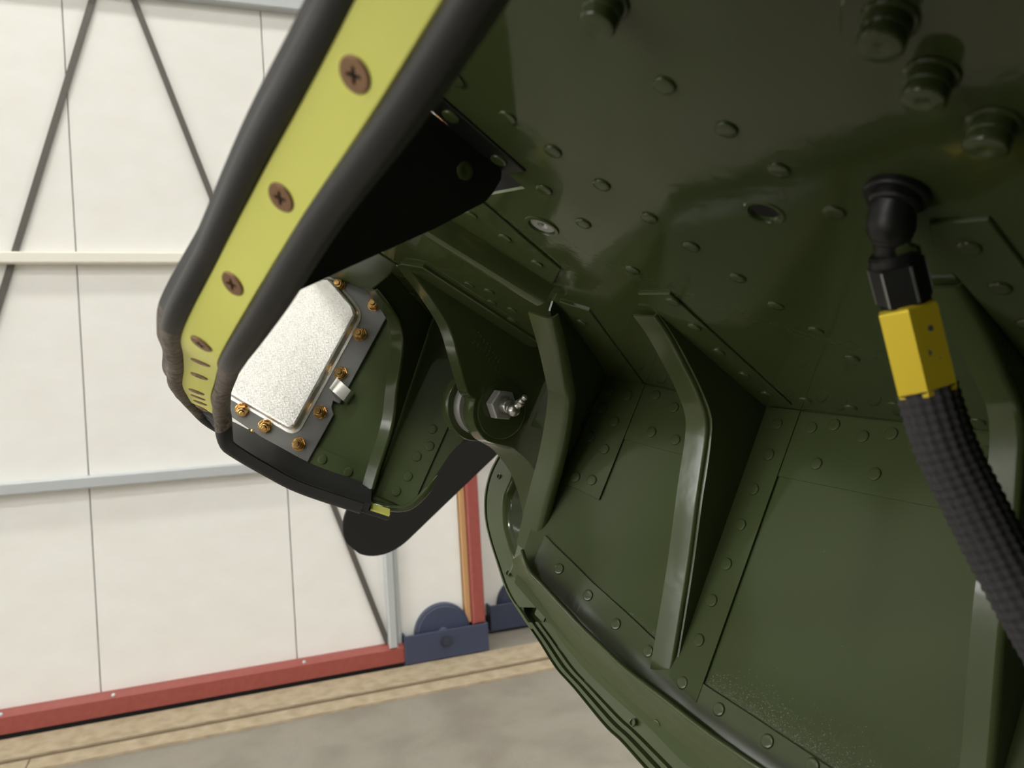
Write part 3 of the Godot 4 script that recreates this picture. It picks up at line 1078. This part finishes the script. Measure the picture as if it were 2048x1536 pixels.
func hinge() -> void:
	var o := thing("hinge_arm", Vector3(-172, 84, 57), "dark olive hinge arm with a round boss, large nut and grease fitting", "hinge")
	var xf := Transform3D(Basis(Vector3(0, 1, 0), Vector3(0, 0, 1), Vector3(1, 0, 0)), Vector3.ZERO)     # local (x, y, z) = (v, h, u)
	var c := Vector2(80, 60)
	# free edge of the web in (v, h): from the deck, round the boss, and down the lower arm
	var top := [Vector2(208, 1), Vector2(184, 10), Vector2(160, 21), Vector2(148, 29), Vector2(139, 38), Vector2(127, 50), Vector2(114, 62)]
	var pts := []
	for p: Vector2 in top:
		pts.append(Vector3(-172, p.x, p.y))
	for a in [5, 20, 38, 56, 74, 90]:
		var p := c + Vector2.from_angle(deg_to_rad(a)) * 27.0
		pts.append(Vector3(-172, p.x, p.y))
	for p in [[66, 84.5], [54, 82.5], [36, 86], [21, 93], [12, 99], [7, 107], [2, 124], [0, 147], [-2, 165]]:
		pts.append(Vector3(-172, p[0], p[1]))
	var right := smooth(pts, 90)
	# the other rim of the flange, at the far side
	var far := []
	for p in [[208, 1, 187], [184, 10, 187], [160, 21, 187], [148, 29, 188], [139, 37.5, 188], [127, 49, 188], [115, 60, 188], [106, 64, 190], [103, 72, 191], [98, 79, 191], [90, 84.5, 191], [82, 87, 192], [72, 87.5, 192], [60, 88, 193], [46, 92.5, 193], [32, 99, 193], [19, 109, 193], [9, 119, 193], [3, 126, 193], [-2, 140, 193], [-6, 158, 193], [-8, 176, 193]]:
		far.append(Vector3(-p[2], p[0], p[1]))
	var left := smooth(far, 90)
	var rows := []
	var web := PackedVector2Array()
	for i in 91:
		var l := left[i]
		var r := right[i]
		rows.append(PackedVector3Array([r + Vector3(0, 0, -0.8), r + Vector3(-0.4, 0.2, 0), r.lerp(l, 0.12), r.lerp(l, 0.5) , l.lerp(r, 0.1), l]))
		web.append(Vector2(r.y, r.z - 0.8))
	web.append_array(vec2s([-40, 165, -40, 1]))
	var f := Form.new()
	f.shell(rows, 2.6)
	part(o, "edge_flange", f, M.bracket, 30.0)
	f = Form.new()
	f.t = xf
	f.plate(web, -180, -172)
	part(o, "web", f, M.hinge)
	f = Form.new()
	f.t = Transform3D(xf.basis, Vector3(-172, c.x, c.y))
	f.lathe(vec2s([0, 0, 23, 0, 23, 0.8, 22, 1.4, 0, 1.4]), 48)
	part(o, "boss_face", f, M.hinge)
	f = Form.new()
	f.t = Transform3D(xf.basis, Vector3(-207, 86, 61))
	f.lathe(vec2s([0, 0, 26, 0, 29, 0.6, 29.6, 1.4, 29.6, 9, 29, 10, 0, 10]), 56)
	part(o, "bearing_flange", f, M.bracket)
	f = Form.new()
	f.t = Transform3D(xf.basis, Vector3(-200, 86, 61))
	f.lathe(vec2s([0, 0, 24, 0, 24, 12, 0, 12]), 48)
	part(o, "bearing_spacer", f, M.steel)
	f = Form.new()
	f.plate(vec2s([-172, 80, -150, 80, -150, 205, -172, 212]), 0, 3, 0.8)
	part(o, "deck_foot", f, M.hinge)
	# hexagon nut, elbow and grease nipple
	var at := Vector3(-170.6, 86, 57)
	f = Form.new()
	f.t = Transform3D(xf.basis, at)
	f.lathe(vec2s([0, 0, 11.5, 0, 12.6, 0.8, 12.6, 7.6, 11.4, 8.6, 8.6, 8.6, 8.2, 8.0, 0, 8.0]), 6, 0.35)
	part(o, "hex_nut", f, M.steel).set_meta("label", "grey steel hexagon nut")
	f = Form.new()
	f.t = Transform3D(xf.basis, at + Vector3(8, 0, 0))
	f.lathe(vec2s([0, 0, 5.6, 0, 6.0, 0.5, 6.0, 6, 5.2, 7.5, 0, 8]), 20)
	f.t.origin = at + Vector3(18, -3, 1.5)
	f.lathe(vec2s([0, -5.2, 3.2, -4.2, 4.8, -2.2, 5.3, 0, 4.8, 2.2, 3.2, 4.2, 0, 5.2]), 20)
	var up := Vector3(0.62, 0.1, -0.75).normalized()
	f.t = Transform3D(facing(up), f.t.origin + up * 3)
	f.lathe(vec2s([0, 0, 2.9, 0, 2.9, 3.5, 0, 3.5]), 16)
	f.lathe(vec2s([0, 3.4, 3.6, 3.4, 3.6, 6.0, 0, 6.0]), 6)
	f.lathe(vec2s([0, 6, 2.6, 6, 2.7, 8.5, 1.9, 9.5, 2.5, 11, 2.4, 12.4, 1.4, 13.4, 0, 13.4]), 16)
	part(o, "grease_fitting", f, flat_mat(Color8(196, 194, 190), 0.3, 0.9)).set_meta("label", "bright metal angled grease fitting")
	# stamped part number, too small to read: rows of raised dots
	f = Form.new()
	for row in 2:
		for k in 9:
			for d in 3:
				f.t = Transform3D(xf.basis, Vector3(-172, 133 - k * 4.0 - row * 4 + rng.randf_range(-0.8, 0.8), 14 + k * 1.2 + row * 7 + d * 1.7))
				if rng.randf() < 0.75:
					f.lathe(vec2s([0.6, 0, 0.45, 0.4, 0, 0.55]), 6)
	part(o, "stamped_marks", f, M.bracket).set_meta("kind", "stuff")


# ------------------------------------------------------------------ the rim at the left
func rim_frames() -> Array:       # [points, side vectors, outward normals] along the rim
	var ctrl := vec3s([305, 416, 3, 233, 401, 35, 162, 385, 67, 112, 375, 88, 66, 365, 111, 19, 354, 131, -46, 335, 134, -100, 319, 138, -141, 306, 145, -213, 282, 149, -253, 266, 154, -266, 247, 165, -267, 230, 168, -262, 200, 171, -256, 166, 173, -238, 114, 169])
	var c1 := Vector3(-0.349, 0.861, -0.370)
	var c2 := Vector3(-0.300, 0.953, 0.052)
	var c3 := Vector3(-0.834, 0.409, -0.371)
	var c4 := Vector3(-0.82, -0.40, -0.42)
	var sides := [c1, c1, c1, c1, c1, (c1 + c2) / 2, c2, c2, c2, c2, (c2 * 2 + c3) / 3, c3, (c3 + c4) / 2, c4, c4, c4]
	var n := 150
	var line := smooth(ctrl, n)
	var run := [0.0]
	for i in ctrl.size() - 1:
		run.append(run[i] + ctrl[i].distance_to(ctrl[i + 1]))
	var side := PackedVector3Array()
	var out := PackedVector3Array()
	for i in n + 1:
		var want: float = run[run.size() - 1] * i / n
		var k := 0
		while k < run.size() - 2 and run[k + 1] < want:
			k += 1
		var s: Vector3 = sides[k].lerp(sides[k + 1], clampf((want - run[k]) / (run[k + 1] - run[k]), 0, 1))
		var t := (line[mini(i + 1, n)] - line[maxi(i - 1, 0)]).normalized()
		s = (s - t * s.dot(t)).normalized()
		side.append(s)
		out.append(s.cross(t).normalized())
	return [line, side, out]


func sweep(f: Form, frames: Array, profile: PackedVector2Array, from: int, to: int) -> void:
	var rows := []
	for i in range(from, to + 1):
		var ring := PackedVector3Array()
		for p in profile:
			ring.append(frames[0][i] + frames[1][i] * p.x + frames[2][i] * p.y)
		rows.append(ring)
	f.tube(rows)


func bulb(at: float, r: float, flat_y: float, high: float, tail: PackedVector2Array) -> PackedVector2Array:
	var p := PackedVector2Array()
	for k in 13:
		var a := PI * k / 12.0
		p.append(Vector2(at + r * cos(a), flat_y + high * sin(a)))
	p.append_array(tail)
	return p


func rim() -> void:
	var fr := rim_frames()
	var wobble := fr.duplicate(true)
	for i in fr[0].size():           # hand-laid rubber is never quite straight
		var w := sin(i * 0.19) * 0.5 + sin(i * 0.33 + 1.0) * 0.3
		wobble[0][i] = fr[0][i] + fr[2][i] * w * 0.7 + fr[1][i] * w * 0.4
	var strip := thing("edge_strip", fr[0][40], "bright yellow-green metal strip with countersunk screws between two black rubber seals", "strip")
	var f := Form.new()
	sweep(f, fr, vec2s([-8.6, -1.6, 8.6, -1.6, 8.6, 0, 8.2, 0.4, -8.2, 0.4, -8.6, 0]), 0, 116)
	part(strip, "strip", f, M.yellow)
	f = Form.new()
	sweep(f, fr, vec2s([-17, -9, 17, -9, 17, -2.2, -17, -2.2]), 100, 149)
	part(strip, "carrier", f, M.rubber).set_meta("label", "black carrier under the seals")
	for p in [Vector3(233, 401, 35), Vector3(162, 385, 67), Vector3(112, 375, 88), Vector3(66, 365, 111), Vector3(19, 354, 131), Vector3(-46, 335, 134), Vector3(-100, 319, 138), Vector3(-141, 306, 145), Vector3(-213, 282, 149), Vector3(-177, 294, 147), Vector3(-242, 272, 152)]:
		var best := 0
		for i in fr[0].size():
			if fr[0][i].distance_squared_to(p) < fr[0][best].distance_squared_to(p):
				best = i
		var head := fit(strip, "screw", M.screw_mesh, M.bronze, fr[0][best] + fr[2][best] * 0.75, fr[2][best], fr[1][best].rotated(fr[2][best], 0.6))
		put(head, "cross_recess", small(vec2s([2.5, -0.22, 0, -0.22]), 12), M.dark)
	for part_of in [["outer", bulb(13.2, 4.7, -1.2, 4.6, vec2s([8.5, -4, 17.8, -4, 19, -6.4, 22.4, -6.6, 22.6, -5.0, 19.6, -3.2])), "black bulb rubber seal along the outer side of the yellow strip, browned at the corner"], ["inner", bulb(-13.2, 4.8, -1.2, 4.6, vec2s([-18, -8, -16.5, -8.5, -8.5, -4])), "black bulb rubber seal along the inner side of the yellow strip, browned at the corner"]]:
		var seal := thing("rubber_seal", fr[0][60], part_of[2], "seal", "")
		for piece in [[0, 63, M.rubber, "seal_run"], [63, 121, M.dusty, "scuffed_seal_run"], [121, 148, M.rubber, "seal_run"]]:
			f = Form.new()
			sweep(f, wobble, part_of[1], piece[0], piece[1])
			var o := part(seal, piece[3], f, piece[2])
			if piece[3] == "scuffed_seal_run":
				o.set_meta("label", "brownish scuffed rubber at the bend")
	# the airframe's side, from the rim up to the deck, left of the black side panel
	var flank := thing("rim_fairing", Vector3(-180, 300, 70), "dark fairing strip standing behind the rubber-edged rim, hidden by it in the picture", "fairing")
	f = Form.new()
	var rows := []
	for i in fr[0].size():
		var c: Vector3 = fr[0][i]
		if c.x < -135 and c.x > -252 and i < 120:
			var p: Vector3 = c - fr[2][i] * 5.0 + fr[1][i] * 10.0
			var q := Vector3(p.x, p.y + 4, -1)
			var reach := 0.9 - 0.6 * smoothstep(-190.0, -135.0, c.x)
			rows.append(PackedVector3Array([p, p.lerp(q, reach * 0.5), p.lerp(q, reach)]))
	f.shell(rows, 1.5)
	part(flank, "sheet", f, M.black)
	# loose end of the seal and the yellow tape that peeps out of it
	var end := thing("seal_end_clip", fr[0][149], "short black clip with a sliver of yellow at the seal's lower end", "clip")
	f = Form.new()
	var along_end: Vector3 = (fr[0][150] - fr[0][140]).normalized()
	f.t = Transform3D(facing(fr[2][148], along_end), fr[0][149] + along_end * 4 + fr[2][148] * 2.0 + fr[1][148] * -8.0)
	f.plate(round_corners(vec2s([-9, -6, 15, -6, 15, 6, -9, 6]), 1.5), -4, 0, 0.8)
	part(end, "body", f, M.rubber)
	f = Form.new()
	f.t = Transform3D(facing(fr[2][148], along_end), fr[0][149] + along_end * 4 - fr[2][148] * 3.0 + fr[1][148] * -9.0)
	f.plate(vec2s([-2, -5, 14, -5, 14, 5, -2, 5]), -1, 1.0, 0.3)
	part(end, "yellow_tape", f, M.yellow).set_meta("label", "yellow tape end")


func side_panel() -> void:
	var o := thing("side_panel", Vector3(40, 320, 40), "black side panel between the inner seal and the deck, flanged and screwed", "panel")
	var xf := Transform3D(Basis(Vector3(0, 1, 0), Vector3(0, 0, 1), Vector3(1, 0, 0)), Vector3.ZERO)
	var f := Form.new()
	f.t = xf
	f.plate(vec2s([277, 0.5, 275, 5, 275.5, 12, 277.5, 19, 294, 43, 321, 78, 336, 98, 346, 112, 352, 116, 352, 14, 351, 0.5]), 38.4, 40)
	part(o, "web", f, M.black)
	f = Form.new()
	f.plate(vec2s([37.5, 274, 52.5, 272, 57, 330, 60, 352, 46, 352]), 0, 1.4, 0.5)
	part(o, "flange", f, M.black)
	for p in [[57 - 7, 314], [52 - 6, 283]]:
		fit(o, "screw", M.rivet_mesh, M.bracket, Vector3(p[0], p[1], 1.4), Vector3(0, 0, 1))
	for p in [[77, 303], [73, 328]]:
		fit(o, "screw", M.rivet_mesh, M.gloss, Vector3(p[0], p[1], 0), Vector3(0, 0, 1))
	f = Form.new()
	f.t = Transform3D(xf.basis, Vector3(40, 293, 13))
	f.lathe(vec2s([4.2, -0.2, 4.2, 0.5, 3.4, 1.0, 2.0, 0.9, 0, 0.3]), 20)
	part(o, "screw", f, M.bracket)


func access_plate() -> void:
	var o := thing("access_plate", Vector3(-295.3, 157, 162.5), "bare metal access cover, scratched white raised pan in a grey frame with gold nuts", "cover")
	# plate axes: x up along its right edge, y leftwards, z towards the bay
	var b := Basis(Vector3(0.126, -0.142, -0.982), Vector3(-0.643, 0.742, -0.19), Vector3(0.755, 0.656, 0.002)).orthonormalized()
	var xf := Transform3D(b, Vector3(-295.3, 157, 162.5))
	var f := Form.new()
	f.t = xf
	f.plate(vec2s([0, 0, 50, 6.5, 54, 12, 59, 14, 60, 8, 148, 20, 157, 30, 168, 74, 152, 122, 6, 126, -1, 78]), 1.0, 3.0, 0.5)
	part(o, "frame", f, M.frame)
	var base := round_corners(vec2s([18, 23.5, 135, 40, 148, 83, 119, 106, 12, 100]), 9.0, 6)
	if Form.area(base) < 0:
		base.reverse()
	f = Form.new()
	f.t = xf
	var rows := []
	for step in [[-2.5, 3.0], [-2.2, 3.8], [0.0, 4.2], [0.8, 5.0], [1.2, 8.5], [1.9, 9.8], [3.4, 10.4]]:
		var ring := PackedVector3Array()
		for p in Form.inset(base, step[0]):
			ring.append(Vector3(p.x, p.y, step[1]))
		rows.append(ring)
	f.grid(rows, true)
	var lid := PackedVector2Array()
	for p: Vector3 in rows[rows.size() - 1]:
		lid.append(Vector2(p.x, p.y))
	f.face(lid, 10.4, true)
	part(o, "pan", f, M.pan, 30.0).set_meta("label", "white scratched metal pan")
	for p in [[145.6, 72.4, 0, 0], [148.2, 35.5, 0, 0], [119.5, 29.8, 0, 0], [82.4, 23, 0, 0], [45.2, 17.5, 0, 0], [12.8, 16.2, 0, 0], [9, 49.9, 0.35, 0.5], [9.3, 75.5, 0.5, 0.75], [-4, 6, -1.0, 0.2], [-7, 58, -1.0, 0.2]]:
		var axis: Vector3 = b * Vector3(p[2] * -1.0 if p[2] > 0 else p[2] * -1.0, -p[3], 1.0)
		if p[2] < 0:
			axis = b * Vector3(1.0, -0.2, 0.3)
		fit(o, "nut", M.hex_nut, M.gold, xf * Vector3(p[0], p[1], 3.0 if p[2] >= 0 else 0.0), axis)
	# spring clip bridging the notch
	f = Form.new()
	f.t = xf
	rows = []
	for s in [[15, 3.4], [12, 4.6], [9, 7.5], [6, 8.6], [1, 8.4], [-2.5, 7.6], [-4, 5.6], [-4.4, 1.0], [-4.2, -3.0]]:
		rows.append(PackedVector3Array([Vector3(64 + s[0] * 0.14, s[0] + 8, s[1]), Vector3(75 + s[0] * 0.14, s[0] + 8, s[1])]))
	f.shell(rows, 0.9)
	part(o, "spring_clip", f, M.aluminium).set_meta("label", "bent bright metal spring clip")
	# lone bolt low on the skin
	var k := thing("skin_bolt", Vector3(-264, 126, 164), "gold bolt standing at the lower edge of the small skin piece", "bolt")
	fit(k, "nut", M.hex_nut, M.gold, Vector3(-262, 128, 166), Vector3(0.1, 0.35, -0.95))


func hose() -> void:
	var o := thing("hose", Vector3(202, 222, 0), "black braided hose with a yellow socket hanging from an elbow fitting in the deck", "hose")
	var f := Form.new()
	f.t.origin = Vector3(202, 223, 0)
	f.lathe(vec2s([0, 0, 10.5, 0, 10.5, 2.2, 10.0, 2.8, 8.4, 2.8, 8.2, 5.2, 7.4, 6.0, 0, 6.0]), 32)
	part(o, "collar", f, M.fitting)
	var path := smooth(vec3s([202, 223, 3, 201, 220.5, 7, 199.5, 215, 10.5, 198.2, 209, 14]), 16)
	var rows := []
	for i in path.size():
		var b := facing(path[mini(i + 1, 16)] - path[maxi(i - 1, 0)])
		var ring := PackedVector3Array()
		var r := 6.9 + (0.8 if i > 4 and i < 10 else 0.0) - (0.9 if i >= 12 else 0.0)
		for k in 20:
			ring.append(path[i] + b.x * cos(TAU * k / 20) * r + b.y * sin(TAU * k / 20) * r)
		rows.append(ring)
	f = Form.new()
	f.tube(rows)
	part(o, "elbow", f, M.fitting)
	for p in [[203.5, 212.5, 16.0, 3.4], [205.0, 209.5, 15.0, 2.4], [200.5, 213.0, 17.2, 2.2]]:
		var scuff := Form.new()
		scuff.t = Transform3D(facing(Vector3(0.55, 0.35, 0.75)), Vector3(p[0], p[1], p[2]))
		scuff.lathe(vec2s([p[3], -1.2, p[3] * 0.9, 0.0, p[3] * 0.5, 0.5, 0, 0.6]), 9)
		part(o, "sealant_blob", scuff, M.rail)
	var a := Vector3(198.2, 209, 14)
	var c := Vector3(199.3, 193.2, 26)
	var d := Vector3(205.2, 173.5, 50)
	f = Form.new()
	f.t = Transform3D(facing(c - a), a)
	var l := a.distance_to(c)
	f.lathe(vec2s([0, 0, 7.6, 0, 8.4, 0.8, 8.4, 3.2, 8.0, 3.6, 0, 3.6]), 32)
	f.lathe(vec2s([0, 3.6, 8.4, 3.6, 9.1, 4.2, 9.1, l - 2.6, 8.6, l - 1.8, 0, l - 1.8]), 6, 0.55)
	f.lathe(vec2s([0, l - 1.8, 8.2, l - 1.8, 8.2, l + 0.2, 0, l + 0.2]), 32)
	var nut := part(o, "swivel_nut", f, M.fitting)
	nut.set_meta("label", "black hexagon swivel nut")
	var worn := Form.new()
	for k in 6:
		var ang := TAU * k / 6 + 0.55
		worn.t = f.t * Transform3D(Basis(Vector3(0, 0, 1), ang), Vector3(cos(ang) * 9.0, sin(ang) * 9.0, l / 2 + 1.0))
		worn.box(Vector3.ZERO, Vector3(0.5, 0.8, l - 7.0), 0.1)
	put(nut, "worn_edges", worn.done(o.get_meta("q"), MM), M.wear).set_meta("label", "bare metal worn along the edges")
	f = Form.new()
	f.t = Transform3D(facing(d - c), c)
	l = c.distance_to(d)
	f.lathe(vec2s([0, 0, 9.0, 0, 10.3, 0.9, 10.6, 1.8, 10.6, l - 1.5, 10.3, l, 0, l]), 6, 1.02)
	var socket := part(o, "socket", f, M.socket)
	socket.set_meta("label", "yellow anodised hexagon socket with chips")
	for p in [[10.3, 0.2, 9.0], [10.3, 0.5, 17.0], [9.6, 0.0, 19.5]]:
		var e := Form.new()
		var ang: float = p[1] + 0.2
		e.t = f.t * Transform3D(facing(Vector3(cos(ang), sin(ang), 0), Vector3(0, 0, 1)), Vector3(cos(ang), sin(ang), 0) * 9.3 + Vector3(0, 0, p[2]))
		e.lathe(vec2s([1.1, -1, 1.1, 0.05, 0, 0.05]), 7)
		put(socket, "chip", e.done(o.get_meta("q"), MM), M.chip)
	# braided cover: 24 strands crossing over and under
	path = smooth(vec3s([205, 174.5, 49, 211, 162, 65, 219, 150, 79, 228, 140, 93, 239, 128, 109, 254, 108, 130, 276, 76, 158, 305, 36, 190]), 240)
	var st := SurfaceTool.new()
	st.begin(Mesh.PRIMITIVE_TRIANGLES)
	st.set_smooth_group(0)
	var around := 72
	var total := 0.0
	var q: Vector3 = o.get_meta("q")
	var x := Vector3(1, 0, 0)
	for i in path.size():
		var t := (path[mini(i + 1, 240)] - path[maxi(i - 1, 0)]).normalized()
		x = (x - t * x.dot(t)).normalized()
		var y := t.cross(x)
		if i > 0:
			total += path[i].distance_to(path[i - 1])
		for k in around + 1:
			var turn := float(k % around) / around
			var s := turn * 9.0
			var z := total / 6.6
			var warp := cos(TAU * (s + z)) * cos(TAU * (s - z))
			var r := 9.8 + 0.7 * warp
			st.add_vertex((path[i] + (x * cos(TAU * turn) + y * sin(TAU * turn)) * r - q) * MM)
	for i in path.size() - 1:
		for k in around:
			var p := i * (around + 1) + k
			for w in [p, p + around + 1, p + 1, p + 1, p + around + 1, p + around + 2]:
				st.add_index(w)
	st.generate_normals()
	put(o, "braid", st.commit(), M.braid).set_meta("label", "black braided cover")


func propeller() -> void:
	var o := Node3D.new()
	o.name = "propeller_blade"
	add_child(o, true)
	o.position = Vector3(0.30, 1.60, -1.3)
	tag(o, "matt black propeller blade with a rounded tip beyond the bay", "propeller")
	var axis := Vector3(0.748, 0.664, 0)
	var wide := Vector3(-0.664, 0.748, 0)
	var f := Form.new()
	var rows := []
	for i in 41:
		var s := i / 40.0
		var d := 0.655 + 0.62 * s * s + 0.06 * s
		var x := d - 0.653
		var half := 0.0545 + 0.03 * x
		if x < 0.075:
			half *= sqrt(maxf(0.0, 1.0 - pow(1.0 - x / 0.075, 2.2)))
		var thick := (0.006 + 0.03 * x) * clampf(x / 0.02, 0.25, 1.0)
		var turn := 0.25 + 0.4 * x
		var across := wide * cos(turn) + Vector3(0, 0, 1) * sin(turn)
		var up := wide * -sin(turn) + Vector3(0, 0, 1) * cos(turn)
		var mid := axis * d + wide * (1.158 - 0.006 * (1 - s)) + Vector3(0, 0, -1.3)
		var ring := PackedVector3Array()
		for k in 24:
			var a := TAU * k / 24
			ring.append(mid + across * cos(a) * half / cos(turn) + up * sin(a) * thick * (1.0 + 0.5 * cos(a)))
		rows.append(ring)
	f.tube(rows)
	put(o, "blade", f.done(o.position, 1.0, 50.0), M.prop)
